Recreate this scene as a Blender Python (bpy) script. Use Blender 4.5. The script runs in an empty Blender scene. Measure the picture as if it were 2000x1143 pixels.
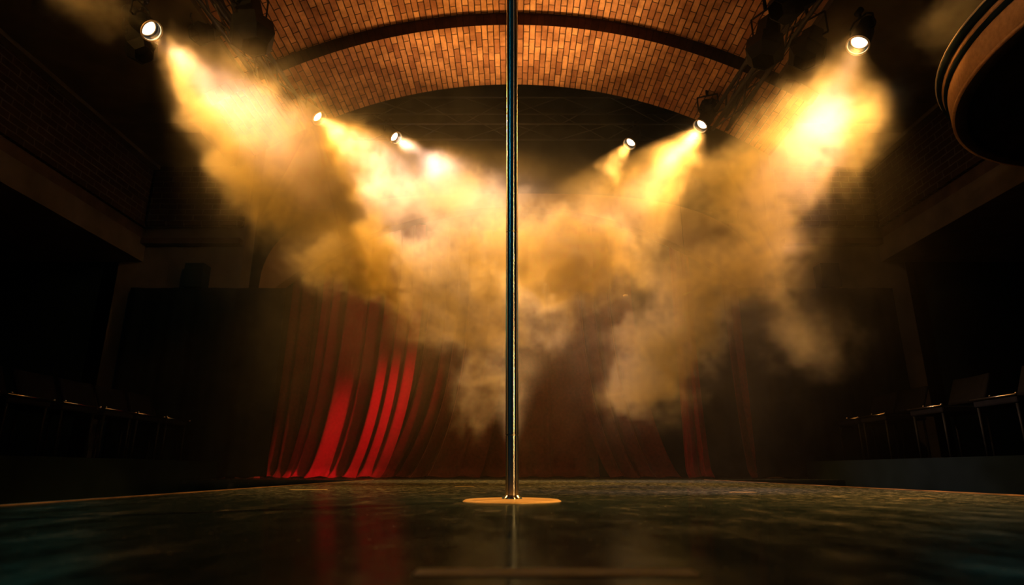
import bpy, math, random
from mathutils import Vector, Matrix
random.seed(7)
S = bpy.context.scene
COL = S.collection
PI = math.pi

# ------------------------------------------------------------------ camera
TH = math.radians(16.13)
CAMZ = 0.10
cam_d = bpy.data.cameras.new('camera')
cam = bpy.data.objects.new('camera', cam_d); COL.objects.link(cam)
cam.location = (0, 0, CAMZ)
cam.rotation_euler = (PI/2 + TH, 0, 0)
cam_d.sensor_width = 36; cam_d.lens = 21.6
cam_d.clip_start = 0.02; cam_d.clip_end = 100
cam_d.dof.use_dof = True; cam_d.dof.focus_distance = 3.4; cam_d.dof.aperture_fstop = 2.8
S.camera = cam
def at(px, py, Y):
    u = (px-1000)/1200; v = (571.5-py)/1200
    d = (u, math.cos(TH)-v*math.sin(TH), math.sin(TH)+v*math.cos(TH))
    t = Y/d[1]
    return Vector((d[0]*t, Y, CAMZ+d[2]*t))

# ------------------------------------------------------------------ view, world
S.view_settings.view_transform = 'Standard'; S.view_settings.look = 'None'
S.view_settings.exposure = 0.0; S.view_settings.gamma = 1.0
S.view_settings.use_curve_mapping = False
w = bpy.data.worlds.new('night_hall'); S.world = w; w.use_nodes = True
bg = w.node_tree.nodes['Background']
bg.inputs[0].default_value = (0.0012, 0.0045, 0.0065, 1); bg.inputs[1].default_value = 1.0
cy = S.cycles
cy.use_denoising = True; cy.use_adaptive_sampling = True; cy.adaptive_threshold = .03
cy.max_bounces = 5; cy.diffuse_bounces = 1; cy.glossy_bounces = 3
cy.transmission_bounces = 1; cy.volume_bounces = 0; cy.transparent_max_bounces = 6
cy.caustics_reflective = False; cy.caustics_refractive = False
cy.sample_clamp_indirect = 4; cy.sample_clamp_direct = 0
cy.volume_step_rate = 4.0; cy.volume_max_steps = 256

GOLD = (1.0, 0.455, 0.10)
PALE = (1.0, 0.56, 0.32)
WHITE = (1.0, 0.67, 0.68)
HOT = (1.0, 0.57, 0.62)
# name -> (position, aim point, half angle deg, blend, watts, colour)
LAMPS = [   # w: wide gold beam, core: watts of the hotter, paler centre, ch: its width as a share of the beam
 dict(k='nl', p=(-2.91, 4.14, 3.50), aim=at(680, 385, 3.95), half=30, blend=.75, w=760, c=GOLD, core=600, cc=HOT, ch=.42),
 dict(k='nr', p=tuple(at(1678, 83, 4.2)), aim=at(1520, 440, 3.85), half=31, blend=.7, w=850, c=GOLD, core=700, cc=HOT, ch=.42),
 dict(k='ml', p=tuple(at(620, 228, 6.2)), aim=at(890, 470, 5.7), half=25, blend=.25, w=1000, c=GOLD, core=1700, cc=WHITE, ch=.8),
 dict(k='mr', p=tuple(at(1371, 243, 6.2)), aim=at(1150, 500, 5.7), half=21, blend=.25, w=950, c=GOLD, core=600, cc=HOT, ch=.5),
 dict(k='fl', p=tuple(at(770, 267, 7.2)), aim=at(960, 410, 6.6), half=23, blend=.28, w=500, c=GOLD, core=1500, cc=WHITE, ch=.8),
 dict(k='fr', p=tuple(at(1232, 278, 7.2)), aim=at(1100, 450, 6.6), half=19, blend=.5, w=1100, c=GOLD, core=250, cc=PALE, ch=.5),
]
def spot(name, p, aim, half, blend, watts, col, radius=.05, parent=None):
    d = bpy.data.lights.new(name, 'SPOT'); d.energy = watts; d.color = col
    d.spot_size = math.radians(2*half); d.spot_blend = blend; d.shadow_soft_size = radius
    o = bpy.data.objects.new(name, d); COL.objects.link(o)
    o.location = p
    o.rotation_euler = (Vector(aim)-Vector(p)).to_track_quat('-Z', 'Y').to_euler()
    return o
# unseen spots without fixtures: at the pole, and added ones as marked
spot('unseen_pole_spot', (2.5, -1.45, 4.0), (0, 2.18, 0), 4.6, .3, 330, (1, .52, .14), .06)
spot('unseen_pole_spot', (2.5, -1.45, 4.05), (0, 2.16, 3.0), 12, .6, 190, (1, .6, .2), .10)
spot('unseen_pole_spot', (2.2, -.98, .80), (0, 2.16, .45), 9, .6, 70, (1, .55, .18), .05)  # added for the gold streak on the lower pole
spot('unseen_pole_spot', (2.2, -.98, 2.3), (0, 2.16, 1.4), 11, .6, 60, (1, .55, .18), .05)  # added, carries the gold streak up the middle of the pole
spot('added_vault_spot', (0.0, 7.1, .35), (0, 5.15, 5.0), 24, 1, 1700, (1, .52, .19), .10)  # added for warm light thrown up from below; no uplighter stands there
spot('added_curtain_spot', (1.3, 7.05, 3.35), (-2.05, 8.45, .60), 9.5, 1, 1700, (1, .02, .07), .2)  # added red light on the curtain, has no fixture
spot('unseen_spot', (-4.9, 6.9, 2.5), (1.2, 4.2, .6), 42, 1, 20, (.04, .55, .42), .6)  # added teal fill for smoke and dark surfaces, not a house lamp
spot('unseen_spot', (4.9, 6.9, 2.5), (-1.2, 4.0, .6), 42, 1, 20, (.04, .5, .48), .6)  # same teal fill added from the opposite corner
spot('unseen_spot', (-4.0, -2.4, 4.4), (.5, 6.0, 1.6), 44, 1, 55, (.03, .42, .65), .3)  # added blue-green fill to lift the blacks from behind the camera
spot('unseen_spot', (.9, .3, 4.3), (3.3, 3.6, 2.95), 15, .8, 110, (1, .58, .25), .1)  # added to brighten the balcony fascia
spot('unseen_spot', (-4.1, 2.5, 3.95), (-3.0, 3.95, 3.72), 20, .9, 230, GOLD, .05)
spot('unseen_spot', at(1660, -60, 3.6), at(1850, 55, 3.9), 22, .9, 60, GOLD, .05)

# ------------------------------------------------------------------ helpers
class MB:
    def __init__(s): s.v = []; s.f = []; s.uv = []; s.m = Matrix.Identity(4)
    def face(s, pts, uvs=None):
        b = len(s.v); s.v += [tuple(s.m @ Vector(p)) for p in pts]
        s.f.append(tuple(range(b, b+len(pts))))
        s.uv.append(uvs or [(0, 0)]*len(pts))
    def box(s, lo, hi):
        x0, y0, z0 = lo; x1, y1, z1 = hi
        for ax, q in (((0, 2), [(x0,y0,z0),(x1,y0,z0),(x1,y0,z1),(x0,y0,z1)]), ((0, 2), [(x1,y1,z0),(x0,y1,z0),(x0,y1,z1),(x1,y1,z1)]),
                      ((1, 2), [(x0,y1,z0),(x0,y0,z0),(x0,y0,z1),(x0,y1,z1)]), ((1, 2), [(x1,y0,z0),(x1,y1,z0),(x1,y1,z1),(x1,y0,z1)]),
                      ((0, 1), [(x0,y1,z0),(x1,y1,z0),(x1,y0,z0),(x0,y0,z0)]), ((0, 1), [(x0,y0,z1),(x1,y0,z1),(x1,y1,z1),(x0,y1,z1)])):
            s.face(q, [(p[ax[0]], p[ax[1]]) for p in q])
    def lathe(s, prof, n=24, closed=False):
        """prof: list of (r, z) spun around local z"""
        b = len(s.v)
        for (r, z) in prof:
            for i in range(n):
                a = 2*PI*i/n
                s.v.append(tuple(s.m @ Vector((r*math.cos(a), r*math.sin(a), z))))
        for j in range(len(prof)-1):
            for i in range(n):
                k = (i+1) % n
                s.f.append((b+j*n+i, b+j*n+k, b+(j+1)*n+k, b+(j+1)*n+i)); s.uv.append([(0, 0)]*4)
        s.smooth = True
    def tube(s, p0, p1, r, n=8):
        p0 = Vector(p0); p1 = Vector(p1); L = (p1-p0).length
        old = s.m
        s.m = old @ Matrix.Translation(p0) @ (p1-p0).to_track_quat('Z', 'Y').to_matrix().to_4x4()
        s.lathe([(0.0001, 0), (r, 0), (r, L), (0.0001, L)], n)
        s.m = old
    def path(s, pts, r, n=6):
        for a, b in zip(pts, pts[1:]): s.tube(a, b, r, n)
    def grid(s, fn, nu, nv, uvfn=None):
        b = len(s.v)
        for j in range(nv+1):
            for i in range(nu+1): s.v.append(tuple(s.m @ Vector(fn(i/nu, j/nv))))
        for j in range(nv):
            for i in range(nu):
                a = b+j*(nu+1)+i
                s.f.append((a, a+1, a+nu+2, a+nu+1))
                s.uv.append([uvfn(x, y) for x, y in ((i/nu, j/nv), ((i+1)/nu, j/nv), ((i+1)/nu, (j+1)/nv), (i/nu, (j+1)/nv))] if uvfn else [(0, 0)]*4)
        return s
    def build(s, name, mat, parent=None, smooth=False, bevel=0, solid=0, weld=False):
        me = bpy.data.meshes.new(name); me.from_pydata(s.v, [], s.f)
        uv = me.uv_layers.new(name='UVMap')
        flat = [c for f in s.uv for p in f for c in p]
        uv.data.foreach_set('uv', flat)
        me.materials.append(mat)
        if smooth: me.polygons.foreach_set('use_smooth', [True]*len(me.polygons))
        me.update()
        o = bpy.data.objects.new(name, me); COL.objects.link(o)
        if parent: o.parent = parent
        if weld or bevel:
            md = o.modifiers.new('weld', 'WELD'); md.merge_threshold = 1e-4
        if bevel:
            md = o.modifiers.new('bevel', 'BEVEL'); md.width = bevel; md.segments = 2; md.limit_method = 'ANGLE'
        if solid:
            md = o.modifiers.new('solid', 'SOLIDIFY'); md.thickness = solid; md.offset = 0
        return o
def tag(o, label=None, cat=None, group=None, kind=None):
    if label: o['label'] = label
    if cat: o['category'] = cat
    if group: o['group'] = group
    if kind: o['kind'] = kind
    return o
def empty(name, loc=(0, 0, 0), rot=(0, 0, 0)):
    o = bpy.data.objects.new(name, None); COL.objects.link(o); o.location = loc; o.rotation_euler = rot
    o.empty_display_size = .1
    return o
def struct(o, label, cat='structure'):
    return tag(o, label, cat, kind='structure')

# ------------------------------------------------------------------ materials
def mat(name, col, rough=.6, metal=0.0, spec=.5, emit=None, estr=0):
    m = bpy.data.materials.new(name); m.use_nodes = True
    p = m.node_tree.nodes['Principled BSDF']
    p.inputs['Base Color'].default_value = (*col, 1); p.inputs['Roughness'].default_value = rough
    p.inputs['Metallic'].default_value = metal; p.inputs['Specular IOR Level'].default_value = spec
    if emit:
        p.inputs['Emission Color'].default_value = (*emit, 1); p.inputs['Emission Strength'].default_value = estr
        m.cycles.emission_sampling = 'NONE'
    return m
def noisy(m, scale, lo, hi, detail=5, bump=0, coord='Object', stretch=(1, 1, 1)):
    """mottle the base colour between lo and hi and optionally bump"""
    nt = m.node_tree; N = nt.nodes; L = nt.links; p = N['Principled BSDF']
    tc = N.new('ShaderNodeTexCoord'); mp = N.new('ShaderNodeMapping'); mp.inputs['Scale'].default_value = stretch
    nz = N.new('ShaderNodeTexNoise'); nz.inputs['Scale'].default_value = scale; nz.inputs['Detail'].default_value = detail
    cr = N.new('ShaderNodeValToRGB'); cr.color_ramp.elements[0].position = .3; cr.color_ramp.elements[1].position = .7
    cr.color_ramp.elements[0].color = (*lo, 1); cr.color_ramp.elements[1].color = (*hi, 1)
    L.new(tc.outputs[coord], mp.inputs[0]); L.new(mp.outputs[0], nz.inputs['Vector']); L.new(nz.outputs[0], cr.inputs[0])
    L.new(cr.outputs[0], p.inputs['Base Color'])
    if bump:
        b = N.new('ShaderNodeBump'); b.inputs['Strength'].default_value = bump; b.inputs['Distance'].default_value = .01
        L.new(nz.outputs[0], b.inputs['Height']); L.new(b.outputs[0], p.inputs['Normal'])
    return m
def brick(name, c1, c2, mortar, bw=.25, bh=.068, mort=.0065, dark=.5, rot=False):
    """UV in metres; bricks long along u"""
    m = bpy.data.materials.new(name); m.use_nodes = True
    nt = m.node_tree; N = nt.nodes; L = nt.links; p = N['Principled BSDF']
    tc = N.new('ShaderNodeTexCoord')
    nz0 = N.new('ShaderNodeTexNoise'); nz0.inputs['Scale'].default_value = 9; nz0.inputs['Detail'].default_value = 3
    L.new(tc.outputs['UV'], nz0.inputs['Vector'])
    sub = N.new('ShaderNodeVectorMath'); sub.operation = 'MULTIPLY_ADD'
    sub.inputs[1].default_value = (.030, .012, 0)
    L.new(nz0.outputs['Color'], sub.inputs[0]); L.new(tc.outputs['UV'], sub.inputs[2])
    bt = N.new('ShaderNodeTexBrick')
    bt.inputs['Scale'].default_value = 1; bt.inputs['Brick Width'].default_value = bw; bt.inputs['Row Height'].default_value = bh
    bt.inputs['Mortar Size'].default_value = mort; bt.inputs['Mortar Smooth'].default_value = .35; bt.inputs['Bias'].default_value = 0
    bt.inputs['Color1'].default_value = (*c1, 1); bt.inputs['Color2'].default_value = (*c2, 1); bt.inputs['Mortar'].default_value = (*mortar, 1)
    bt.offset = .5
    L.new(sub.outputs[0], bt.inputs['Vector'])
    nz = N.new('ShaderNodeTexNoise'); nz.inputs['Scale'].default_value = 5; nz.inputs['Detail'].default_value = 8; nz.inputs['Roughness'].default_value = .65
    L.new(tc.outputs['UV'], nz.inputs['Vector'])
    cr = N.new('ShaderNodeValToRGB'); cr.color_ramp.elements[0].position = .32; cr.color_ramp.elements[1].position = .62
    cr.color_ramp.elements[0].color = (dark, dark*.9, dark*.85, 1); cr.color_ramp.elements[1].color = (1, 1, 1, 1)
    L.new(nz.outputs[0], cr.inputs[0])
    mx = N.new('ShaderNodeMix'); mx.data_type = 'RGBA'; mx.blend_type = 'MULTIPLY'; mx.inputs['Factor'].default_value = 1
    L.new(bt.outputs['Color'], mx.inputs['A']); L.new(cr.outputs[0], mx.inputs['B'])
    L.new(mx.outputs['Result'], p.inputs['Base Color'])
    p.inputs['Roughness'].default_value = .9; p.inputs['Specular IOR Level'].default_value = .2
    inv = N.new('ShaderNodeMath'); inv.operation = 'MULTIPLY_ADD'; inv.inputs[1].default_value = -1; inv.inputs[2].default_value = 1
    L.new(bt.outputs['Fac'], inv.inputs[0])
    ad = N.new('ShaderNodeMath'); ad.operation = 'MULTIPLY_ADD'; ad.inputs[1].default_value = .35
    L.new(nz.outputs[0], ad.inputs[0]); L.new(inv.outputs[0], ad.inputs[2])
    b = N.new('ShaderNodeBump'); b.inputs['Strength'].default_value = .8; b.inputs['Distance'].default_value = .01
    L.new(ad.outputs[0], b.inputs['Height']); L.new(b.outputs[0], p.inputs['Normal'])
    return m

M = {}
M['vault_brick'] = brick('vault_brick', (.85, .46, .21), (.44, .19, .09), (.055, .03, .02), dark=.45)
M['riser_brick_shaded'] = brick('riser_brick_shaded', (.10, .045, .03), (.07, .03, .022), (.05, .03, .02), bw=.075, bh=.3, mort=.004)  # dark colour stands for the unlit front face of the arch
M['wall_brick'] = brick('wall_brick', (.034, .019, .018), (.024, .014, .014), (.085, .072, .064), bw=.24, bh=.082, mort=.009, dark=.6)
M['plaster'] = noisy(mat('plaster', (.3, .22, .16), .9, spec=.2), 3, (.060, .050, .040), (.10, .083, .066), bump=.15)
M['plaster_dark'] = noisy(mat('plaster_dark', (.12, .09, .07), .95, spec=.1), 2.5, (.07, .058, .045), (.12, .10, .075), bump=.1)
M['plaster_warm'] = noisy(mat('plaster_warm', (.5, .3, .17), .9, spec=.2), 3, (.17, .095, .042), (.24, .135, .062), bump=.12)
M['ledge'] = noisy(mat('ledge', (.05, .035, .03), .9, spec=.2), 6, (.035, .025, .02), (.07, .045, .04))
M['fascia'] = noisy(mat('fascia', (.5, .27, .12), .8, spec=.25), 30, (.42, .22, .09), (.56, .31, .14), bump=.1)
M['black_paint'] = noisy(mat('black_paint', (.02, .02, .02), .85, spec=.04), 4, (.004, .009, .012), (.007, .014, .019))
M['black_cloth'] = noisy(mat('black_cloth', (.014, .015, .017), .95, spec=.05), 12, (.003, .006, .008), (.006, .010, .013))
M['truss_metal'] = noisy(mat('truss_metal', (.05, .05, .055), .5, spec=.3), 20, (.015, .015, .018), (.03, .03, .034))
M['black_metal'] = noisy(mat('black_metal', (.025, .026, .028), .6, spec=.1), 15, (.004, .005, .006), (.008, .010, .012))
M['lens_rim'] = noisy(mat('lens_rim', (.75, .6, .4), .5, metal=.2), 10, (.8, .66, .45), (.9, .76, .55))
M['chrome'] = mat('chrome', (.93, .86, .74), .10, metal=1)
p = M['chrome'].node_tree.nodes['Principled BSDF']
p.inputs['Roughness'].default_value = .16; p.inputs['Anisotropic'].default_value = 1.0; p.inputs['Anisotropic Rotation'].default_value = .25
_t = M['chrome'].node_tree.nodes.new('ShaderNodeTangent'); _t.direction_type = 'RADIAL'; _t.axis = 'Z'
M['chrome'].node_tree.links.new(_t.outputs[0], p.inputs['Tangent'])
M['chrome_joint'] = mat('chrome_joint', (.55, .45, .32), .3, metal=1)
M['base_metal'] = noisy(mat('base_metal', (.8, .55, .22), .42, metal=.35), 60, (.74, .5, .2), (.86, .6, .26))
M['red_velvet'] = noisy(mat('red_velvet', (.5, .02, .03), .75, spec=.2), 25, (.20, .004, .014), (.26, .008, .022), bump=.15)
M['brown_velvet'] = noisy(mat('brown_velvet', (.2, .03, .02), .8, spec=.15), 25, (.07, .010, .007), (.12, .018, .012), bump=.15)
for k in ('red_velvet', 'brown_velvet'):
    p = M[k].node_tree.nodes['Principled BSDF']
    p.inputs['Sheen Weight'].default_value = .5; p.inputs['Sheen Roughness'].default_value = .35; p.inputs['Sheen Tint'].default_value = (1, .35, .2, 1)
M['seat_cloth'] = noisy(mat('seat_cloth', (.05, .055, .07), .9, spec=.05), 30, (.005, .006, .010), (.009, .010, .015))
M['seat_metal'] = mat('seat_metal', (.7, .6, .48), .25, metal=1)
M['tape'] = noisy(mat('tape', (.5, .36, .16), .6), 30, (.4, .3, .13), (.6, .43, .2))
M['tape_olive'] = noisy(mat('tape_olive', (.14, .12, .05), .6), 14, (.03, .027, .014), (.11, .09, .04))
M['edge_metal'] = noisy(mat('edge_metal', (.6, .38, .2), .35, metal=.8), 3, (.25, .16, .09), (.8, .5, .28), stretch=(1, 2, 1))
# lens: hot centre, warmer ring
def lens_mat(name, strength):
    m = bpy.data.materials.new(name); m.use_nodes = True
    nt = m.node_tree; N = nt.nodes; L = nt.links; p = N['Principled BSDF']
    tc = N.new('ShaderNodeTexCoord'); ln = N.new('ShaderNodeVectorMath'); ln.operation = 'LENGTH'
    L.new(tc.outputs['Object'], ln.inputs[0])
    cr = N.new('ShaderNodeValToRGB'); e = cr.color_ramp.elements
    e[0].position = .0; e[0].color = (1, .9, .75, 1); e[1].position = .074; e[1].color = (.003, .0015, .0005, 1)
    x = e.new(.052); x.color = (1, .82, .55, 1)
    x = e.new(.062); x.color = (.05, .026, .009, 1)
    L.new(ln.outputs['Value'], cr.inputs[0]); L.new(cr.outputs[0], p.inputs['Emission Color'])
    p.inputs['Emission Strength'].default_value = strength; p.inputs['Base Color'].default_value = (.1, .1, .1, 1)
    p.inputs['Roughness'].default_value = .2
    m.cycles.emission_sampling = 'NONE'
    return m
M['lens'] = lens_mat('lamp_lens', 14)

# floor: black polished dance floor, scuffed, thin weak reflection
def floor_mat():
    m = bpy.data.materials.new('black_floor'); m.use_nodes = True
    nt = m.node_tree; N = nt.nodes; L = nt.links; N.remove(N['Principled BSDF']); out = N['Material Output']
    tc = N.new('ShaderNodeTexCoord')
    def noise(scale, stretch, detail=6, rough=.6):
        mp = N.new('ShaderNodeMapping'); mp.inputs['Scale'].default_value = stretch
        n = N.new('ShaderNodeTexNoise'); n.inputs['Scale'].default_value = scale; n.inputs['Detail'].default_value = detail; n.inputs['Roughness'].default_value = rough
        L.new(tc.outputs['Object'], mp.inputs[0]); L.new(mp.outputs[0], n.inputs['Vector']); return n
    def ramp(n, a, b, lo, hi):
        r = N.new('ShaderNodeMapRange'); r.inputs[1].default_value = a; r.inputs[2].default_value = b
        r.inputs[3].default_value = lo; r.inputs[4].default_value = hi; L.new(n.outputs[0], r.inputs[0]); return r
    n1 = noise(1.6, (1, .6, 1)); n2 = noise(9, (1, .45, 1), 8, .7); n3 = noise(90, (1, .6, 1), 2, .5)
    rough = ramp(n2, .35, .7, .10, .26)
    gfac = ramp(n1, .3, .7, .13, .27)
    lw = N.new('ShaderNodeLayerWeight'); lw.inputs[0].default_value = .5
    fr = N.new('ShaderNodeMapRange'); fr.interpolation_type = 'SMOOTHSTEP'; L.new(lw.outputs['Facing'], fr.inputs[0])
    fr.inputs[1].default_value = .95; fr.inputs[2].default_value = .985; fr.inputs[3].default_value = .02; fr.inputs[4].default_value = .42
    dust = ramp(n3, .70, .76, 0, 1)
    scuff = ramp(n2, .56, .68, 0, .35)
    mxd = N.new('ShaderNodeMath'); mxd.operation = 'MAXIMUM'; L.new(dust.outputs[0], mxd.inputs[0]); L.new(scuff.outputs[0], mxd.inputs[1])
    cm = N.new('ShaderNodeMix'); cm.data_type = 'RGBA'; cm.inputs['A'].default_value = (.007, .016, .019, 1); cm.inputs['B'].default_value = (.22, .18, .12, 1)
    L.new(mxd.outputs[0], cm.inputs['Factor'])
    df = N.new('ShaderNodeBsdfDiffuse'); L.new(cm.outputs['Result'], df.inputs[0])
    gl = N.new('ShaderNodeBsdfAnisotropic') if False else N.new('ShaderNodeBsdfGlossy'); gl.inputs['Color'].default_value = (.8, .95, .95, 1)
    L.new(rough.outputs[0], gl.inputs['Roughness'])
    b = N.new('ShaderNodeBump'); b.inputs['Strength'].default_value = .10; b.inputs['Distance'].default_value = .004
    L.new(n2.outputs[0], b.inputs['Height']); L.new(b.outputs[0], gl.inputs['Normal'])
    mx = N.new('ShaderNodeMixShader'); L.new(gfac.outputs[0], mx.inputs[0]); L.new(df.outputs[0], mx.inputs[1]); L.new(gl.outputs[0], mx.inputs[2])
    # worn scratches: a rougher gloss that shows at grazing angles
    n4 = noise(26, (.8, 1.6, 1), 6, .75); sc = ramp(n4, .52, .64, 0, 1)
    fm = N.new('ShaderNodeMath'); fm.operation = 'MULTIPLY'; L.new(sc.outputs[0], fm.inputs[0]); L.new(fr.outputs[0], fm.inputs[1])
    g2 = N.new('ShaderNodeBsdfGlossy'); g2.inputs['Color'].default_value = (1, .95, .85, 1); g2.inputs['Roughness'].default_value = .48
    b2 = N.new('ShaderNodeBump'); b2.inputs['Strength'].default_value = .35; b2.inputs['Distance'].default_value = .01
    L.new(n4.outputs[0], b2.inputs['Height']); L.new(b2.outputs[0], g2.inputs['Normal'])
    m2 = N.new('ShaderNodeMixShader'); L.new(fm.outputs[0], m2.inputs[0]); L.new(mx.outputs[0], m2.inputs[1]); L.new(g2.outputs[0], m2.inputs[2])
    L.new(m2.outputs[0], out.inputs[0])
    return m
M['floor'] = floor_mat()

# ------------------------------------------------------------------ the shell
# runway part of the stage: x -1.48..2.05; main stage behind y=6.6 full width; both top at z 0
b = MB(); b.box((-1.48, -1.5, -.6), (2.05, 9.6, 0))
b.box((-4.95, 6.85, -.6), (-1.48, 9.6, -.001)); b.box((2.05, 6.85, -.6), (4.95, 9.6, -.001))
struct(b.build('floor', M['floor']), 'black polished dance stage with scuffed reflective surface', 'floor')
b = MB(); b.box((-8, -2.5, -.7), (8, 9.8, -.6))
struct(b.build('floor_hall', M['black_paint']), 'dark hall floor below the stage on both sides', 'floor')
for sx, nm in ((-1, 'left'), (1, 'right')):
    xe = -1.48 if sx < 0 else 2.05
    b = MB(); b.box((xe-.008, -1.4, -.04), (xe+.008, 6.84, .004))
    struct(b.build('trim_%s' % nm, M['edge_metal']), 'thin metal edging strip along the %s side of the stage' % nm, 'trim')
    # seating tier
    b = MB(); x0, x1 = sorted((sx*3.55, sx*7.5)); b.box((x0, 1.0, -.6), (x1, 7.7, .2))
    struct(b.build('floor_tier', M['black_paint']), 'black raised seating tier on the %s of the stage' % nm, 'floor')

# side upper walls, x = +-5
def side_wall(sx, nm):
    X = sx*5.0
    def wbox(x_in, x_out, z0, z1, y0, y1, m, name, label, cat='wall'):
        a, c = sorted((x_in, x_out)); bb = MB(); bb.box((a, y0, z0), (c, y1, z1))
        return struct(bb.build(name, m), label, cat)
    y0, y1 = 0.8, 7.85
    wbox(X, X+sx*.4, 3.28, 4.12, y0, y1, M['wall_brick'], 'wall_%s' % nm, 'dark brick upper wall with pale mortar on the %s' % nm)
    wbox(X-sx*.02, X+sx*2.6, 2.80, 3.10, y0, y1, M['plaster'], 'trim_%s_beam' % nm, 'plaster beam under the %s brick wall' % nm, 'beam')
    wbox(X+sx*.05, X+sx*.5, 3.10, 3.28, y0, y1, M['ledge'], 'trim_%s_recess' % nm, 'dark recessed ledge between plaster beam and brick on the %s' % nm, 'trim')
    wbox(X-sx*.10, X+sx*.4, 4.12, 4.17, y0, y1, M['plaster'], 'trim_%s_cornice' % nm, 'thin pale cornice along the top of the %s brick wall' % nm, 'trim')
    wbox(X+sx*2.2, X+sx*2.5, -.6, 2.8, y0, y1, M['black_paint'], 'wall_%s_aisle' % nm, 'black aisle wall deep under the %s balcony' % nm)
side_wall(-1, 'left'); side_wall(1, 'right')

# vault: brick barrel (near bay) + transverse brick arch, axis along y
def arc_pt(R, zc, a): return (R*math.sin(a), zc + R*math.cos(a))
def barrel(R, apex, half_x, y0, y1, m, name, label, thick=.25):
    zc = apex-R; a1 = math.asin(half_x/R)
    bb = MB()
    bb.grid(lambda u, v: (R*math.sin(-a1+2*a1*u), y0+(y1-y0)*v, zc+R*math.cos(-a1+2*a1*u)), 64, 2,
            lambda u, v: (y0+(y1-y0)*v, R*(-a1+2*a1*u)))
    R2 = R+thick
    bb.grid(lambda u, v: (R2*math.sin(a1-2*a1*u), y0+(y1-y0)*v, zc+R2*math.cos(-a1+2*a1*u)), 64, 2)
    for yy, fl in ((y0, 1), (y1, -1)):   # end faces: soldier bricks
        bb.grid(lambda u, v: ((R+thick*v)*math.sin(fl*(-a1+2*a1*u)), yy, zc+(R+thick*v)*math.cos(-a1+2*a1*u)), 64, 1,
                lambda u, v: (R*(2*a1*u), thick*v))
    for sg in (-1, 1):
        bb.grid(lambda u, v: ((R+thick*u)*math.sin(sg*a1), y0+(y1-y0)*v, zc+(R+thick*u)*math.cos(a1)), 1, 1)
    o = bb.build(name, m)
    return struct(o, label, 'ceiling')
rib = barrel(5.5, 4.87, 3.2, 5.75, 6.85, M['vault_brick'], 'ceiling_arch', 'transverse arch of orange brick stepping down from the vault', .18)
# its front face gets soldier bricks with its shade painted into their colour
rib.data.materials.append(M['riser_brick_shaded'])
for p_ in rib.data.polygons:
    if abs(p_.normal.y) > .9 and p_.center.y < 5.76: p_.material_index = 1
barrel(5.7, 5.03, 2.95, 0.6, 5.752, M['vault_brick'], 'ceiling_vault', 'segmental brick vault over the near stage', .2)
for sx, nm in ((-1, 'left'), (1, 'right')):
    b = MB(); x0, x1 = sorted((sx*2.9, sx*5.4)); b.box((x0, .6, 4.17), (x1, 6.2, 4.6))
    struct(b.build('ceiling_%s' % nm, M['plaster_dark']), 'plain dark plaster ceiling beside the vault on the %s' % nm, 'ceiling')
    # pier carrying the arch towards the stage
    b = MB(); x0, x1 = sorted((sx*3.1, sx*5.4)); b.box((x0, 6.2, 4.3), (x1, 6.85, 4.9)); b.box((min(sx*3.9, sx*5.4), 6.85, 4.17), (max(sx*3.9, sx*5.4), 7.9, 5.6))
    struct(b.build('ceiling_%s_haunch' % nm, M['plaster_dark']), 'plaster haunch where the transverse arch lands on the %s' % nm, 'ceiling')
# high black ceiling above the fly space
b = MB(); b.box((-5.4, 6.85, 5.5), (5.4, 9.8, 5.7))
struct(b.build('ceiling_fly', M['black_paint']), 'black ceiling of the fly space behind the arch', 'ceiling')
b = MB(); b.box((-5.4, 6.85, 5.2), (5.4, 6.95, 5.6))
struct(b.build('wall_fly', M['black_paint']), 'black downstand closing the fly space above the arch', 'wall')

b = MB(); b.box((-5.3, 8.36, 3.8), (5.3, 8.46, 5.5)); b.box((-5.3, 8.36, 0), (-3.35, 8.46, 3.8)); b.box((3.35, 8.36, 0), (5.3, 8.46, 3.8))
struct(b.build('wall_fly_rear', M['black_paint']), 'black wall of the fly space above the plaster arch', 'wall')
# stage-end wall: plaster wall with segmental proscenium arch. opening half width 3.15, springing z 2.5, apex 3.68
def arch_z(x, hw, zs, rise):
    R = (hw*hw+rise*rise)/(2*rise); return zs+rise-R+math.sqrt(max(0, R*R-x*x))
def arch_wall(x_out, z_top, y0, y1, hw, zs, rise, m, name, label, curve=True):
    bb = MB(); n = 48
    xs = [-hw+2*hw*i/n for i in range(n+1)]
    for yy, fl in ((y0, 0), (y1, 1)):
        for a, c in zip(xs, xs[1:]):
            za, zc_ = arch_z(a, hw, zs, rise), arch_z(c, hw, zs, rise)
            q = [(a, yy, za), (c, yy, zc_), (c, yy, z_top), (a, yy, z_top)]
            if fl: q.reverse()
            bb.face(q, [(p[0], p[2]) for p in q])
        for sg in (-1, 1):
            a, c = sorted((sg*hw, sg*x_out))
            q = [(a, yy, 0), (c, yy, 0), (c, yy, z_top), (a, yy, z_top)]
            if fl: q.reverse()
            bb.face(q, [(p[0], p[2]) for p in q])
    for a, c in zip(xs, xs[1:]):
        za, zc_ = arch_z(a, hw, zs, rise), arch_z(c, hw, zs, rise)
        bb.face([(a, y1, za), (c, y1, zc_), (c, y0, zc_), (a, y0, za)], [(a, y1), (c, y1), (c, y0), (a, y0)])
    for sg in (-1, 1):
        q = [(sg*hw, y0, 0), (sg*hw, y1, 0), (sg*hw, y1, zs), (sg*hw, y0, zs)]
        if sg > 0: q.reverse()
        bb.face(q)
    return struct(bb.build(name, m), label, 'wall')
def outer(x): return 2.3+1.65*max(0, 1-abs(x/3.52)**3)**(1/3)
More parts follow.
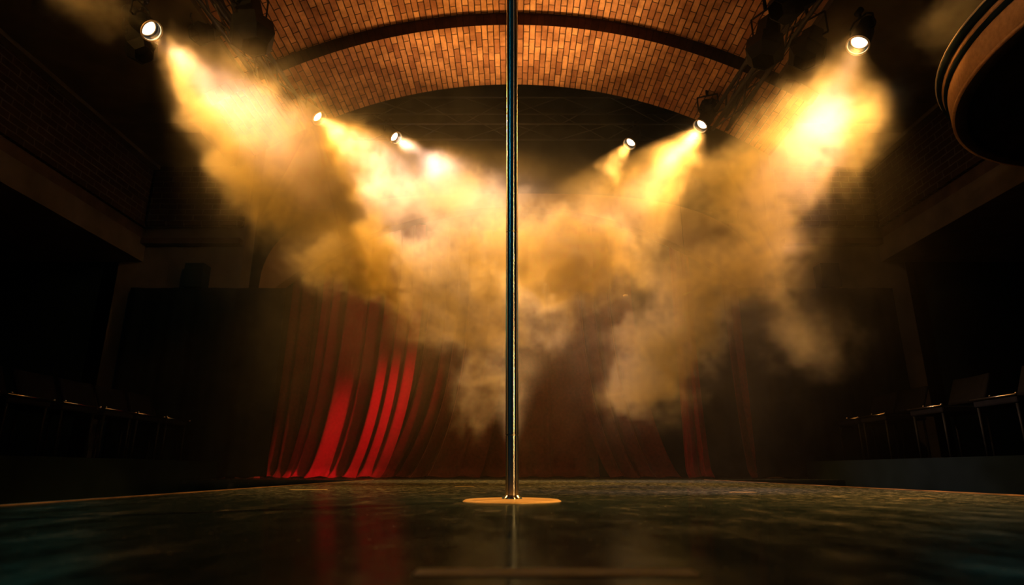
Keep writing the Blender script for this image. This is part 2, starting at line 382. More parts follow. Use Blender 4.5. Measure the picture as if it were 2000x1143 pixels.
def archivolt(hw, zs, rise, y0, y1, m):
    """broad plaster arch: inner edge segmental, outer edge a squarer curve"""
    bb = MB(); n = 96; xo = 3.52
    xs = sorted(set([-hw+2*hw*i/n for i in range(n+1)] + [sg*(hw+(xo-hw)*k/10) for sg in (-1, 1) for k in range(11)]))
    zi = lambda x: arch_z(x, hw, zs, rise) if abs(x) < hw-1e-6 else 0
    for a, c in zip(xs, xs[1:]):
        mid = (a+c)/2
        ia, ic = (arch_z(a, hw, zs, rise), arch_z(c, hw, zs, rise)) if abs(mid) < hw else (0, 0)
        oa, oc = outer(a), outer(c)
        for yy, fl in ((y0, 0), (y1, 1)):
            q = [(a, yy, ia), (c, yy, ic), (c, yy, oc), (a, yy, oa)]
            if fl: q.reverse()
            bb.face(q)
        bb.face([(a, y0, oa), (c, y0, oc), (c, y1, oc), (a, y1, oa)])
        if abs(mid) < hw: bb.face([(a, y1, ia), (c, y1, ic), (c, y0, ic), (a, y0, ia)])
    for sg in (-1, 1):
        q = [(sg*hw, y0, 0), (sg*hw, y1, 0), (sg*hw, y1, zs), (sg*hw, y0, zs)]
        if sg > 0: q.reverse()
        bb.face(q)
    return struct(bb.build('wall_proscenium', m), 'warm plaster wall with the broad arch over the curtains', 'wall')
archivolt(3.28, 2.52, 1.22, 8.15, 8.35, M['plaster_warm'])
for sx, nm in ((-1, 'left'), (1, 'right')):
    b = MB(); x0, x1 = sorted((sx*3.64, sx*5.4)); b.box((x0, 7.85, 0), (x1, 8.14, 5.5))
    struct(b.build('wall_back_pier_%s' % nm, M['plaster']), 'plaster pier at the %s of the stage opening' % nm, 'wall')
    b = MB(); x0, x1 = sorted((sx*3.66, sx*5.0)); b.box((x0, 7.74, 3.28), (x1, 7.86, 4.2))
    struct(b.build('wall_back_%s' % nm, M['wall_brick'], bevel=.05), 'brick panel with rounded corner at the %s end wall' % nm, 'wall')
    b = MB(); b.box((x0, 7.72, 3.02), (x1, 7.87, 3.10))
    struct(b.build('trim_back_%s' % nm, M['ledge']), 'dark moulding under the %s end brick panel' % nm, 'trim')
    b = MB(); x0, x1 = sorted((sx*4.05, sx*4.3)); b.box((x0, 7.66, 2.4), (x1, 7.87, 2.72))
    struct(b.build('trim_bracket_%s' % nm, M['black_paint']), 'black block above the masking drape at the %s' % nm, 'trim')
b = MB(); b.box((-5.4, 9.6, -.6), (5.4, 9.8, 5.6))
struct(b.build('wall_rear', M['black_paint']), 'black rear wall behind the curtains', 'wall')
for sx, nm in ((-1, 'left'), (1, 'right')):
    b = MB(); x0, x1 = sorted((sx*5.4, sx*7.9)); b.box((x0, 7.85, -.6), (x1, 8.1, 2.8))
    struct(b.build('wall_aisle_end_%s' % nm, M['black_paint']), 'black wall closing the %s aisle' % nm, 'wall')
    b = MB(); x0, x1 = sorted((sx*5.3, sx*5.5)); b.box((x0, 7.85, -.6), (x1, 9.8, 5.6))
    struct(b.build('wall_wing_%s' % nm, M['black_paint']), 'black wing wall beside the stage on the %s' % nm, 'wall')

# rounded balcony bay upper right
CX, CY, CR = 5.09, 3.32, 1.87
def bay():
    root = empty('wall_balcony', (CX, CY, 2.8))
    struct(root, 'rounded balcony front with tan fascia band and dark mouldings', 'balcony')
    def ring(prof, name, m, n=96, lab=None):
        bb = MB(); bb.lathe(prof, n); o = bb.build(name, m, root, smooth=False); 
        if lab: o['label'] = lab
        o.data.polygons.foreach_set('use_smooth', [True]*len(o.data.polygons))
        return o
    r = CR
    ring([(.001, .03), (r-.10, .03), (r-.10, .0), (r-.02, .0)], 'soffit', M['ledge'])
    ring([(r-.02, .0), (r, .0), (r, .02), (r-.006, .022)], 'lower_lip', M['fascia'])
    ring([(r-.012, .022), (r-.012, .032), (r-.001, .034), (r-.001, .20)], 'fascia', M['fascia'], lab='tan plaster fascia band')
    ring([(r, .20), (r+.018, .205), (r+.018, .235), (r+.005, .24)], 'lower_moulding', M['black_paint'])
    ring([(r+.004, .238), (r+.022, .242), (r+.026, .268), (r+.02, .27)], 'tan_moulding', M['fascia'])
    ring([(r+.02, .27), (r+.05, .275), (r+.055, .31), (r+.05, .325), (r-.1, .33), (.001, .33)], 'upper_moulding', M['black_paint'])
    ring([(r+.05, .318), (r+.062, .320), (r+.062, .327), (r+.04, .329)], 'top_highlight_ring', M['lens_rim'])  # pale ring stands for thin highlights along the top rim
    return root
bay()

# ------------------------------------------------------------------ dance pole
PY = 2.16
root = empty('dance_pole', (0, PY, 0)); tag(root, 'tall polished chrome dance pole standing at the centre of the stage', 'pole')
def shaft(z0, z1, nm):
    bb = MB(); bb.lathe([(.0225, z0), (.0225, z1)], 48)
    return bb.build(nm, M['chrome'], root, smooth=True)
shaft(.012, .213, 'shaft'); shaft(.217, .956, 'shaft'); shaft(.960, 5.025, 'shaft')
for z in (.215, .958):
    bb = MB(); bb.lathe([(.0219, z-.003), (.0219, z+.003)], 48); bb.build('joint', M['chrome_joint'], root, smooth=True)
bb = MB(); bb.lathe([(.0001, .009), (.12, .008), (.155, .006), (.163, .002), (.164, 0)], 96)
o = bb.build('base_plate', M['base_metal'], root); o['label'] = 'flat round golden base plate'
bb = MB(); bb.lathe([(.034, .008), (.034, .011), (.0265, .016), (.0235, .020)], 64); bb.build('collar', M['chrome'], root, smooth=True)

# tape marks on the floor
def tape(x0, x1, y0, y1, m, label, grp=None):
    bb = MB(); bb.box((x0, y0, .0), (x1, y1, .0012)); o = bb.build('floor_tape', m); tag(o, label, 'tape', grp)
tape(-.098, .185, .652, .698, M['tape_olive'], 'wide faded tape strip across the stage nearest the camera')
tape(-1.17, -.98, 3.38, 3.43, M['tape'], 'short bright tape mark on the stage in front of the red curtain')
tape(-.36, -.24, 4.05, 4.09, M['tape'], 'tiny tape mark on the stage left of the pole, before the curtains')
tape(1.02, 1.14, 3.0, 3.04, M['tape'], 'small tape mark on the stage well to the right of the pole')
tape(1.42, 1.55, 2.36, 2.375, M['tape'], 'short thin tape mark close to the right stage edging')

# ------------------------------------------------------------------ curtains
def curtain(name, label, cat, m, Y, xa, xb, ztop, ridges, sweep, pleats, amp, group=None, seed=0, pool=.12, side=1, nx=300, nz=90):
    """xa..xb at the top; ridges: (x, height, width) in top coordinates; sweep(x)->x shift at the floor"""
    rnd = random.Random(seed); ph = [rnd.uniform(0, 6.28) for _ in range(4)]
    def fn(u, v):
        x0 = xa+(xb-xa)*u; t = v; z = ztop*t
        d = amp*(math.sin(pleats*x0+ph[0]+.3*math.sin(3*t+ph[1]))*.6+math.sin(pleats*1.73*x0+ph[2]+.5*t)*.3+.25*math.sin(pleats*3.1*x0+ph[3]-t))
        for (xc, h, wd) in ridges:
            dx = x0-xc if side > 0 else xc-x0
            d += h*math.exp(-(dx/(.35*wd))**2) if dx < 0 else h*math.exp(-(dx/(2.2*wd))**2)
            d -= .5*h*math.exp(-((dx+1.1*wd)/(.7*wd))**2)
        k = max(0, 1-z/2.4); sh = sweep(x0)*(.35*k+.65*k**3.2)
        out = pool*max(0, 1-z/.14)**2
        low = max(0, 1-z/.3)
        d += .03*low*math.sin(23*x0+ph[1])
        zz = z if z > .02 else .004+.012*(1+math.sin(19*x0+ph[2]))*max(0, 1-z/.02)
        return (x0+sh, Y-d-out, max(.004, zz))
    def vmap(v): return v**1.35
    bb = MB(); bb.grid(lambda u, v: fn(u, vmap(v)), nx, nz)
    o = bb.build(name, m, smooth=True, solid=.006)
    return tag(o, label, cat, group)
K = .0064
def X(px): return (px-1000)*K
G = 'stage curtains under the arch'
curtain('stage_curtain', 'bright red velvet stage curtain with folds swept to one side at its hem', 'curtain', M['red_velvet'], 8.5, X(575), X(800), 3.6,
        [(X(600), .06, .04), (X(637), .16, .06), (X(684), .05, .04), (X(722), .17, .05), (X(750), .07, .04), (X(778), .05, .04)],
        lambda x: -.30-.10*(x-X(575)), 5, .012, G, 1)
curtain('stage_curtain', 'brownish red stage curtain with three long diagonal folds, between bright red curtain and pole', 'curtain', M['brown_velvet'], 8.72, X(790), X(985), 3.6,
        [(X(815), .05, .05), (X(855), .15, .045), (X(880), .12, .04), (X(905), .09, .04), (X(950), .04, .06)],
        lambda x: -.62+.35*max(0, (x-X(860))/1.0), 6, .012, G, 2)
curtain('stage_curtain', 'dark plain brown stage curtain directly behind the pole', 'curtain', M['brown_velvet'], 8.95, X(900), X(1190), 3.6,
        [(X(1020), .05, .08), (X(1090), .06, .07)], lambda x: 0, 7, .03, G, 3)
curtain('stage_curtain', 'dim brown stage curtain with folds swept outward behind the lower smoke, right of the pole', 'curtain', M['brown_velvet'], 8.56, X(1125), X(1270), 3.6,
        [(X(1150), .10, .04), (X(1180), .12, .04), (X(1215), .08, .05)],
        lambda x: .50, 6, .015, G, 4, side=-1)
curtain('stage_curtain', 'narrow reddish strip of stage curtain hanging alone at the right part of the opening', 'curtain', M['red_velvet'], 8.5, X(1362), X(1402), 3.6,
        [(X(1370), .06, .03), (X(1390), .07, .03)], lambda x: .07*(x-X(1362))/.25, 20, .02, G, 5, nx=80)
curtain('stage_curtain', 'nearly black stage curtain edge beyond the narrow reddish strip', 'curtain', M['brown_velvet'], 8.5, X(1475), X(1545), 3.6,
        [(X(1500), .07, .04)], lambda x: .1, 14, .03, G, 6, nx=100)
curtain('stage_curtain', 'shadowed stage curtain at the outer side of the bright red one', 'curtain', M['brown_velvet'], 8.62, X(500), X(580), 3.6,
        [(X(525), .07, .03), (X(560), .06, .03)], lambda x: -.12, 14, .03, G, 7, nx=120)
curtain('stage_curtain', 'very dark curtain closing the rear of the stage', 'curtain', M['black_cloth'], 9.3, -3.6, 3.6, 4.2,
        [], lambda x: 0, 6, .06, G, 8, nx=300, nz=20)
for sx, wd in ((-1, 'red curtain side'), (1, 'seat row with pale rails')):
    xa, xb = sorted((sx*2.97, sx*5.0))
    curtain('masking_drape', 'flat black masking drape beside the stage opening, %s' % wd, 'curtain', M['black_cloth'], 7.74, xa, xb, 2.40,
            [], lambda x: 0, 12, .02, 'black masking drapes', 20+sx, pool=.02, nx=140, nz=20)

# ------------------------------------------------------------------ trusses
def truss(name, label, p0, p1, half=.085, bays=8, up=Vector((0, 0, 1)), r=.022, group=None):
    p0 = Vector(p0); p1 = Vector(p1); ax = (p1-p0).normalized(); sd = ax.cross(up).normalized(); uu = sd.cross(ax)
    root = empty(name, p0); tag(root, label, 'truss', group)
    def P(t, i, j): return (p1-p0)*t + sd*half*i + uu*half*j
    for i in (-1, 1):
        for j in (-1, 1):
            bb = MB(); bb.tube(P(0, i, j), P(1, i, j), r, 10); bb.build('chord', M['truss_metal'], root, smooth=True)
    cs = [(-1, -1), (1, -1), (1, 1), (-1, 1)]
    for q in range(4):
        a, c = cs[q], cs[(q+1) % 4]
        for k in range(bays):
            bb = MB(); s_, e_ = (a, c) if k % 2 else (c, a)
            bb.tube(P(k/bays, *s_), P((k+1)/bays, *e_), r*.5, 6); bb.build('brace', M['truss_metal'], root, smooth=True)
    return root
LT = (-2.72, 2.2, 4.06), (-2.45, 6.35, 4.0)
RT = (2.66, 2.2, 4.06), (2.42, 6.35, 4.0)
truss('lighting_truss', 'black lighting truss under the vault carrying the lamps on the curtain-lit side', *LT, bays=9, group='lighting trusses')
truss('lighting_truss', 'black lighting truss under the vault next to the tan balcony bay', *RT, bays=9, group='lighting trusses')
truss('lighting_truss', 'long thin truss spanning across behind the brick arch', (-2.6, 7.32, 4.66), (2.6, 7.32, 4.66), half=.2, bays=8, r=.014, group='lighting trusses')
# hangers
for (a, bz) in (((-2.70, 2.9, 4.17), 4.72), ((2.64, 2.9, 4.17), 4.72), ((-2.51, 5.4, 4.1), 4.44), ((2.48, 5.4, 4.1), 4.44)):
    bb = MB(); bb.tube(a, (a[0], a[1], bz), .006, 6)
    side = 'red curtain' if a[0] < 0 else 'tan balcony'
    tag(bb.build('truss_hanger', M['truss_metal']), 'thin steel hanger of the truss on the %s side, %s end' % (side, 'camera' if a[1] < 4 else 'stage'), 'hanger', 'truss hangers')

# ------------------------------------------------------------------ stage lamps
def fixture(p, aim, label, size=1.0, lit=True, tall=None, lamp=None):
    """par can: origin at the lens centre, -z towards the aim"""
    p = Vector(p); q = (Vector(aim)-p).to_track_quat('-Z', 'Y')
    root = empty('stage_lamp', p, q.to_euler()); tag(root, label, 'stage light', 'stage lamps that are lit' if lit else 'unlit stage lamps')
    s = size
    bb = MB(); bb.lathe([(.0001, .30*s), (.045*s, .30*s), (.062*s, .27*s), (.066*s, .16*s), (.078*s, .14*s), (.082*s, .0), (.084*s, -.045*s), (.080*s, -.045*s), (.076*s, 0)], 32)
    bb.build('housing', M['black_metal'], root, smooth=True)
    bb = MB(); bb.lathe([(.0001, .004*s), (.03*s, .006*s), (.055*s, .011*s), (.070*s, .016*s)], 32)
    bb.build('lens', M['lens'] if lit else M['black_metal'], root, smooth=True)
    bb = MB(); bb.lathe([(.0760*s, -.034*s), (.0775*s, -.047*s), (.088*s, -.049*s), (.089*s, -.036*s)], 32)
    bb.build('rim', M['lens_rim'] if lit else M['black_metal'], root, smooth=True)
    # yoke: flat bar from both sides up to a clamp (built in world up, converted to local)
    inv = (Matrix.Translation(p) @ q.to_matrix().to_4x4()).inverted()
    sd = q @ Vector((1, 0, 0)); c0 = p + q @ Vector((0, 0, .12*s)); top = c0 + Vector((0, 0, .15*s))
    bb = MB(); bb.m = inv
    bb.path([c0+sd*.075*s, c0+sd*.11*s, top+sd*.11*s-Vector((0, 0, .04)), top+sd*.06*s, top-sd*.06*s, top-sd*.11*s-Vector((0, 0, .04)), c0-sd*.11*s, c0-sd*.075*s], .008, 6)
    bb.build('yoke', M['black_metal'], root, smooth=True)
    bb = MB(); bb.m = inv; bb.tube(top, top+Vector((0, 0, .05)), .014, 8)
    bb.tube(top+Vector((0, -.03, .06)), top+Vector((0, .03, .06)), .026, 12)
    bb.build('clamp', M['black_metal'], root, smooth=True)
    return root
LABS = {
 'nl': 'lit stage lamp with the widest beam, hanging before the dark plaster ceiling',
 'nr': 'lit stage lamp near the tan balcony bay, showing two bright rings',
 'ml': 'lit stage lamp at the springing of the brick arch with a wide pale beam',
 'mr': 'lit stage lamp below a dark round shape at the foot of the brick arch',
 'fl': 'small lit stage lamp throwing the palest beam towards the pole',
 'fr': 'small lit stage lamp with a short narrow beam, between pole and the rounded balcony'}
for L_ in LAMPS:
    p = Vector(L_['p']); aim = Vector(L_['aim']); fixture(p, aim, LABS[L_['k']])
    d = (aim-p).normalized()
    spot('lamp_beam', p+d*.05, aim, L_['half'], L_['blend'], L_['w'], L_['c'])
    spot('lamp_core', p+d*.05, aim, L_['half']*L_['ch'], .9, L_['core'], L_['cc'])
    if L_['k'] in ('nl', 'nr'): spot('added_lamp_fill', p+d*.05, (0, 2.16, 1.6), 30, 1, 60, GOLD)  # extra spot added at the lamp to streak the pole
    if L_['k'] in ('ml', 'mr'): spot('added_lamp_fill', p+d*.05, (p.x*.3, p.y-.7, 0), 30, 1, 750, GOLD)  # extra spot added at the lamp to fill centre smoke and floor

def barn_lamp(p, aim, label, s=1.0):
    p = Vector(p); q = (Vector(aim)-p).to_track_quat('-Z', 'Y')
    root = empty('theatre_spotlight', p, q.to_euler()); tag(root, label, 'stage light', 'unlit theatre spotlights')
    bb = MB(); a, l = .11*s, .30*s
    bb.lathe([(.001, l), (.06*s, l), (.10*s, l*.8), (.105*s, .02), (.13*s, 0), (.13*s, -.02), (.001, -.02)], 6)
    bb.build('housing', M['black_metal'], root)
    bb = MB(); bb.lathe([(.13*s, .01), (.165*s, -.03*s), (.165*s, -.16*s), (.10*s, -.25*s), (.095*s, -.25*s), (.158*s, -.155*s), (.12*s, -.02*s)], 6)
    bb.build('hood', M['black_metal'], root)
    inv = (Matrix.Translation(p) @ q.to_matrix().to_4x4()).inverted()
    sd = q @ Vector((1, 0, 0)); c0 = p+q @ Vector((0, 0, .14*s)); top = c0+Vector((0, 0, .22*s))
    bb = MB(); bb.m = inv
    bb.path([c0+sd*.10*s, c0+sd*.15*s, top+sd*.15*s, top-sd*.15*s, c0-sd*.15*s, c0-sd*.10*s], .009, 6)
    bb.build('yoke', M['black_metal'], root, smooth=True)
    bb = MB(); bb.m = inv; bb.tube(top, top+Vector((0, 0, .12)), .016, 8); bb.build('clamp', M['black_metal'], root, smooth=True)
    return root
barn_lamp(at(490, 48, 4.5), at(505, 140, 4.4), 'large unlit barn-door spotlight in front of the vault edge, hexagonal outline', 1.15)
barn_lamp(at(272, 84, 4.45), at(300, 150, 4.3), 'unlit spotlight box half lost in shadow just under the uppermost lit lamp', .8)
barn_lamp(at(405, 62, 5.0), at(330, 80, 4.7), 'small unlit spotlight hanging at the lower end of the truss, above the widest beam', .7)
barn_lamp(at(1497, 82, 4.5), at(1482, 170, 4.4), 'tall unlit black spotlight against the brick vault on the balcony side', 1.0)
barn_lamp(at(1548, 8, 4.1), at(1470, 40, 4.0), 'unlit black spotlight at the top edge above the tall one', .8)
barn_lamp(at(1580, 92, 4.7), at(1560, 150, 4.5), 'unlit spotlight between the truss and the lamp with two bright rings', 1.0)
barn_lamp(at(1384, 212, 6.35), at(1388, 215, 7.4), 'round black back of a spotlight at the foot of the arch', .75)

for nm, pts in (('looping black cable hanging below the truss above the widest beam', [(378, 48), (372, 30), (384, 14), (398, 18), (412, 34), (416, 48)]),
                ('slack black cable between truss and tall unlit spotlight on the balcony side', [(1560, 20), (1548, 60), (1530, 96), (1515, 60), (1500, 40)])):
    P_ = [at(x, y, 4.75) for x, y in pts]; q2 = []
    for k in range(len(P_)-1):
        a, b_, c, d = P_[max(k-1, 0)], P_[k], P_[k+1], P_[min(k+2, len(P_)-1)]
        for i in range(5):
            t = i/5; q2.append(.5*((2*b_)+(c-a)*t+(2*a-5*b_+4*c-d)*t*t+(3*b_-a-3*c+d)*t**3))
    q2.append(P_[-1]); bb = MB(); bb.path(q2, .006, 6); tag(bb.build('lamp_cable', M['black_metal'], smooth=True), nm, 'cable')

# two glints in the smoke, modelled as an added disc and bar
p = at(1222, 578, 7.12)
r_ = empty('glint_disc', p); tag(r_, 'tiny pale oval glint in the smoke above the lower cloud, modelled as a disc', 'disc')
bb = MB(); bb.lathe([(.001, -.012), (.028, -.010), (.034, 0), (.028, .010), (.001, .012)], 24); bb.build('disc', M['lens_rim'], r_, smooth=True)
bb = MB(); bb.tube((0, 0, .01), (0, 0, 4.47-p.z), .002, 5); bb.build('wire', M['black_metal'], r_)
p = at(1334, 576, 7.12); q_ = at(1352, 569, 7.12)
r_ = empty('glint_bar', p); tag(r_, 'tiny bright slanted glint in the smoke beside the pale disc, modelled as a bar', 'bar')
bb = MB(); bb.tube((0, 0, 0), q_-p, .008, 8); bb.build('bar', M['lens_rim'], r_, smooth=True)
bb = MB(); bb.tube((q_-p)*.5, (q_-p)*.5+Vector((0, 0, 4.45-p.z)), .002, 5); bb.build('wire', M['black_metal'], r_)

# ------------------------------------------------------------------ seat rows on the side tiers
def chair():
    root = empty('auditorium_chair')
    bb = MB(); bb.box((-.02, -.24, .41), (.42, .24, .47)); bb.build('seat', M['seat_cloth'], root, bevel=.015)
    bb = MB()
    bb.grid(lambda u, v: (.42+.10*v+.03*(2*u-1)**2*-1, -.24+.48*u, .52+.25*v), 8, 6)
    bb.build('backrest', M['seat_cloth'], root, smooth=True, solid=.03)
    bb = MB(); bb.tube((-.03, -.255, .475), (-.03, .255, .475), .007, 8); o = bb.build('seat_rail', M['seat_metal'], root, smooth=True); o['label'] = 'pale metal front rail'
    for x in (0, .40):
        for y in (-.21, .21):
            bb = MB(); bb.tube((x, y, 0), (x, y, .41), .012, 8); bb.build('leg', M['black_metal'], root, smooth=True)
    for y in (-.255, .12):
        bb = MB(); bb.lathe([(.001, -.011), (.008, -.008), (.011, 0), (.008, .008), (.001, .011)], 10)  # metal beads added where glints sit along the seat edge
        o = bb.build('glint_bead', M['seat_metal'], root, smooth=True); o.location = (-.03 if y < 0 else .05, y, .48 if y < 0 else .50); o['label'] = 'small metal bead added for a glint'
    return root
def copy_tree(o, parent=None):
    c = o.copy(); COL.objects.link(c)
    if parent: c.parent = parent
    for ch in list(o.children): copy_tree(ch, c)
    return c
ORD = {1: ['nearest the camera', 'second from the camera', 'third from the camera', 'fourth from the camera', 'last towards the stage curtains'],
       -1: ['nearest the camera', 'second from the camera', 'third from the camera', 'fourth from the camera', 'fifth from the camera', 'last, beside the masking drape']}
c0 = chair()
first = True
for sx in (1, -1):
    ys = [5.1, 5.97, 6.87, 4.23, 7.4] if sx > 0 else [5.1, 5.72, 6.3, 6.85, 4.5, 7.42]
    ys.sort()
    for i, y in enumerate(ys):
        if first: c = c0; first = False
        else: c = copy_tree(c0)
        c.location = (sx*3.98, y, .2); c.rotation_euler = (0, 0, 0 if sx > 0 else PI)
        tag(c, 'dark chair on the tier %s, %s' % ('below the rounded balcony' if sx > 0 else 'beside the red curtain', ORD[sx][i]), 'chair', 'chairs along the %s side tier' % ('right' if sx > 0 else 'left'))

# ------------------------------------------------------------------ haze: a real scattering volume, denser in the clouds
# cloud: (px, py, Y, rx, ry, rz, weight)
CLOUDS = [
 (690, 560, 5.4, .62, .35, .22, 1.8), (1080, 640, 5.8, .3, .3, .3, .6),
 (650, 250, 6.15, .30, .28, .26, .22), (800, 285, 7.15, .30, .26, .24, .25), (1340, 265, 6.1, .28, .28, .26, .3), (1210, 300, 7.1, .26, .26, .24, .3),
 (350, 110, 4.12, .20, .3, .20, .30), (400, 170, 4.1, .25, .3, .25, .45), (450, 210, 4.1, .48, .38, .42, 1.0), (570, 310, 4.2, .70, .4, .5, 2.0), (460, 350, 4.2, .35, .3, .4, .9), (620, 420, 4.5, .55, .35, .4, 3.0), (660, 320, 4.6, .45, .35, .35, 2.6), (520, 440, 4.5, .3, .35, .3, 1.0),
 (700, 300, 6.1, .45, .35, .35, .45), (860, 320, 6.9, .55, .3, .32, .6), (800, 380, 6.0, .8, .4, .45, .8), (950, 400, 6.2, .7, .4, .5, 1.2),
 (1000, 490, 5.7, 1.2, .5, .5, 4.0), (780, 520, 5.4, .9, .4, .45, 3.6), (640, 470, 5.2, .6, .4, .45, 2.2),
 (900, 620, 5.6, .75, .4, .4, 3.4), (930, 750, 5.8, .4, .3, .45, 2.0),
 (1200, 330, 6.9, .3, .3, .3, .4), (1310, 320, 6.0, .4, .3, .4, .55), (1240, 410, 6.0, .7, .4, .5, .9), (1150, 530, 5.6, .8, .4, .45, 2.6),
 (1590, 225, 4.1, .48, .4, .28, .30), (1690, 240, 4.1, .27, .35, .25, .45), (1555, 310, 4.1, .66, .4, .42, 1.5), (1450, 400, 4.2, .60, .45, .5, 1.6), (1480, 520, 4.2, .40, .35, .40, 2.0),
 (1300, 640, 4.4, .52, .35, .35, 5.5), (1260, 730, 4.5, .42, .35, .42, 4.0), (1370, 560, 4.3, .5, .35, .35, 3.6),
 (1560, 660, 4.4, .35, .35, .40, .6),
 (1650, 108, 4.15, .06, .10, .08, 1.0),
 (1850, 50, 3.9, .45, .4, .35, 1.2), (190, 5, 3.9, .5, .4, .2, 2.2),
]
def haze():
    vol = bpy.data.volumes.new('haze'); o = bpy.data.objects.new('haze', vol); COL.objects.link(o)
    tag(o, 'golden stage smoke drifting through the lamp beams above the stage', 'smoke', kind='stuff')
    ng = bpy.data.node_groups.new('haze_field', 'GeometryNodeTree')
    ng.interface.new_socket('Geometry', in_out='INPUT', socket_type='NodeSocketGeometry')
    ng.interface.new_socket('Geometry', in_out='OUTPUT', socket_type='NodeSocketGeometry')
    N = ng.nodes; L = ng.links
    out = N.new('NodeGroupOutput'); cube = N.new('GeometryNodeVolumeCube')
    lo, hi = (-4.9, 2.75, .02), (4.9, 7.66, 4.95); rs = .034
    cube.inputs['Min'].default_value = lo; cube.inputs['Max'].default_value = hi
    for i, k in enumerate(('Resolution X', 'Resolution Y', 'Resolution Z')): cube.inputs[k].default_value = int((hi[i]-lo[i])/rs)
    def vm(op, a=None, b=None, c=None):
        n = N.new('ShaderNodeVectorMath'); n.operation = op
        for i, q in enumerate((a, b, c)):
            if q is None: continue
            if hasattr(q, 'is_output'): L.new(q, n.inputs[i])
            else: n.inputs[i].default_value = q
        return n.outputs['Value'] if op in ('LENGTH', 'DOT_PRODUCT') else n.outputs[0]
    def mm(op, a, b=None, c=None, clamp=False):
        n = N.new('ShaderNodeMath'); n.operation = op; n.use_clamp = clamp
        for i, q in enumerate((a, b, c)):
            if q is None: continue
            if hasattr(q, 'is_output'): L.new(q, n.inputs[i])
            else: n.inputs[i].default_value = q
        return n.outputs[0]
    pos = N.new('GeometryNodeInputPosition').outputs[0]
    def noise(vec, scale, detail, rough=.55, color=False, dist=0):
        n = N.new('ShaderNodeTexNoise'); n.inputs['Scale'].default_value = scale; n.inputs['Detail'].default_value = detail
        n.inputs['Roughness'].default_value = rough; n.inputs['Distortion'].default_value = dist
        L.new(vec, n.inputs['Vector']); return n.outputs['Color' if color else 0]
    w1 = vm('SUBTRACT', noise(pos, .9, 3, color=True), (.5, .5, .5))
    P1 = vm('MULTIPLY_ADD', w1, (.9, .9, .9), pos)
    w2 = vm('SUBTRACT', noise(P1, 3.2, 4, color=True), (.5, .5, .5))
    P2 = vm('MULTIPLY_ADD', w2, (.55, .55, .55), P1)
    w3 = vm('SUBTRACT', noise(P2, 8.5, 2, color=True), (.5, .5, .5))
    P2 = vm('MULTIPLY_ADD', w3, (.16, .16, .16), P2)
    tot = None; sh = None
    for (px, py, Y, rx, ry, rz, wt) in CLOUDS:
        c = at(px, py, Y)
        q = vm('SUBTRACT', P2, tuple(c)); q = vm('MULTIPLY', q, (1/rx, 1/ry, 1/rz)); r = vm('LENGTH', q)
        s_ = N.new('ShaderNodeMapRange'); s_.interpolation_type = 'SMOOTHSTEP'
        L.new(r, s_.inputs[0]); s_.inputs[1].default_value = 1.25; s_.inputs[2].default_value = .25; s_.inputs[3].default_value = 0; s_.inputs[4].default_value = wt
        tot = s_.outputs[0] if tot is None else mm('ADD', tot, s_.outputs[0])
        sh = mm('DIVIDE', s_.outputs[0], wt) if sh is None else mm('ADD', sh, mm('DIVIDE', s_.outputs[0], wt))
    one = mm('MINIMUM', sh, 1.0)
    fine = noise(P2, 4.2, 6, .66, dist=.8)
    e = mm('MULTIPLY_ADD', mm('SUBTRACT', fine, .5), 6.0, mm('MULTIPLY_ADD', one, 1.5, -.42))
    e = mm('MULTIPLY_ADD', mm('SUBTRACT', noise(P2, 12.0, 3, .6), .5), 2.6, e)
    e = mm('MINIMUM', mm('MAXIMUM', e, 0.0), 2.4)
    cloud = mm('MULTIPLY', tot, e)
    veil = None
    for (px, py, Y, rx, ry, rz, wt) in [(730, 320, 6.1, .75, .35, .5, .16), (900, 350, 6.9, .75, .3, .42, .22), (1270, 330, 6.0, .6, .35, .5, .13), (1150, 380, 6.9, .5, .3, .4, .10), (430, 200, 4.1, .6, .3, .5, .07)]:
        q = vm('MULTIPLY', vm('SUBTRACT', P1, tuple(at(px, py, Y))), (1/rx, 1/ry, 1/rz)); r = vm('LENGTH', q)
        s_ = N.new('ShaderNodeMapRange'); s_.interpolation_type = 'SMOOTHSTEP'
        L.new(r, s_.inputs[0]); s_.inputs[1].default_value = 1.2; s_.inputs[2].default_value = .3; s_.inputs[3].default_value = 0; s_.inputs[4].default_value = wt
        veil = s_.outputs[0] if veil is None else mm('ADD', veil, s_.outputs[0])
    # thin general haze, fading towards the hall side
    bn = N.new('ShaderNodeMapRange'); L.new(noise(P1, 1.3, 4), bn.inputs[0]); bn.inputs[1].default_value = .35; bn.inputs[2].default_value = .7; bn.inputs[3].default_value = .3; bn.inputs[4].default_value = 1
    sp = N.new('ShaderNodeSeparateXYZ'); L.new(pos, sp.inputs[0])
    fx = N.new('ShaderNodeMapRange'); fx.interpolation_type = 'SMOOTHSTEP'; L.new(mm('ABSOLUTE', sp.outputs[0]), fx.inputs[0])
    fx.inputs[1].default_value = 3.4; fx.inputs[2].default_value = 1.7; fx.inputs[3].default_value = 0; fx.inputs[4].default_value = 1
    fy = N.new('ShaderNodeMapRange'); fy.interpolation_type = 'SMOOTHSTEP'; L.new(sp.outputs[1], fy.inputs[0])
    fy.inputs[1].default_value = 3.0; fy.inputs[2].default_value = 4.6; fy.inputs[3].default_value = 0; fy.inputs[4].default_value = 1
    fz = N.new('ShaderNodeMapRange'); fz.interpolation_type = 'SMOOTHSTEP'; L.new(sp.outputs[2], fz.inputs[0])
    fz.inputs[1].default_value = 4.0; fz.inputs[2].default_value = 2.9; fz.inputs[3].default_value = .05; fz.inputs[4].default_value = 1
    base = mm('MULTIPLY', mm('MULTIPLY', bn.outputs[0], fx.outputs[0]), mm('MULTIPLY', fy.outputs[0], fz.outputs[0]))
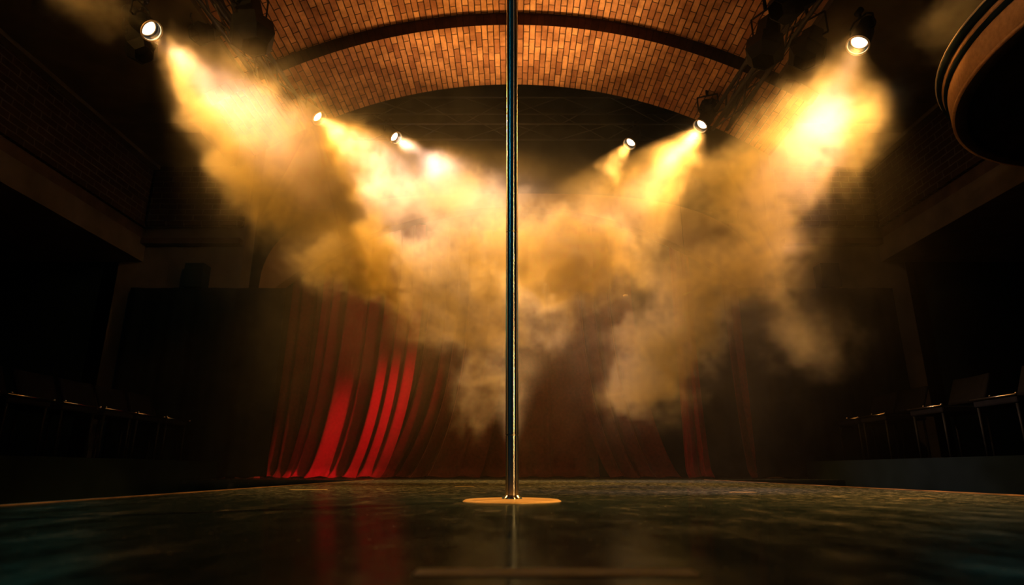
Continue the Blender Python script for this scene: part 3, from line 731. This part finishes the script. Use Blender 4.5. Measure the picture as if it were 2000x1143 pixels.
    fl_ = N.new('ShaderNodeMapRange'); fl_.interpolation_type = 'SMOOTHSTEP'; L.new(sp.outputs[2], fl_.inputs[0])
    fl_.inputs[1].default_value = .1; fl_.inputs[2].default_value = 2.6; fl_.inputs[3].default_value = .12; fl_.inputs[4].default_value = 1
    base = mm('MULTIPLY', mm('MULTIPLY', base, fl_.outputs[0]), mm('MINIMUM', mm('MAXIMUM', mm('MULTIPLY_ADD', mm('SUBTRACT', fine, .5), 5.0, .75), .1), 2.2))
    dens = mm('MULTIPLY_ADD', base, .13, mm('MULTIPLY', cloud, .75))
    dens = mm('ADD', dens, veil)
    L.new(dens, cube.inputs['Density'])
    sm = N.new('GeometryNodeSetMaterial'); L.new(cube.outputs[0], sm.inputs[0])
    m = bpy.data.materials.new('smoke'); m.use_nodes = True
    nt = m.node_tree; nt.nodes.clear(); mo = nt.nodes.new('ShaderNodeOutputMaterial'); at_ = nt.nodes.new('ShaderNodeAttribute'); at_.attribute_name = 'density'
    # blue absorption added to the smoke, keeps highlights pale and turns far light gold
    vs = nt.nodes.new('ShaderNodeVolumeScatter'); vs.inputs['Color'].default_value = (.97, .93, .80, 1); vs.inputs['Anisotropy'].default_value = .15
    va = nt.nodes.new('ShaderNodeVolumeAbsorption'); va.inputs['Color'].default_value = (1, .90, .45, 1)
    k_ = nt.nodes.new('ShaderNodeMath'); k_.operation = 'MULTIPLY'; k_.inputs[1].default_value = 1.3
    ad_ = nt.nodes.new('ShaderNodeAddShader')
    nt.links.new(at_.outputs['Fac'], vs.inputs['Density']); nt.links.new(at_.outputs['Fac'], k_.inputs[0]); nt.links.new(k_.outputs[0], va.inputs['Density'])
    nt.links.new(vs.outputs[0], ad_.inputs[0]); nt.links.new(va.outputs[0], ad_.inputs[1]); nt.links.new(ad_.outputs[0], mo.inputs['Volume'])
    vol.materials.append(m); sm.inputs['Material'].default_value = m
    L.new(sm.outputs[0], out.inputs[0])
    md = o.modifiers.new('haze_field', 'NODES'); md.node_group = ng
    vol.render.space = 'WORLD'; vol.render.step_size = .09
    return o
haze()
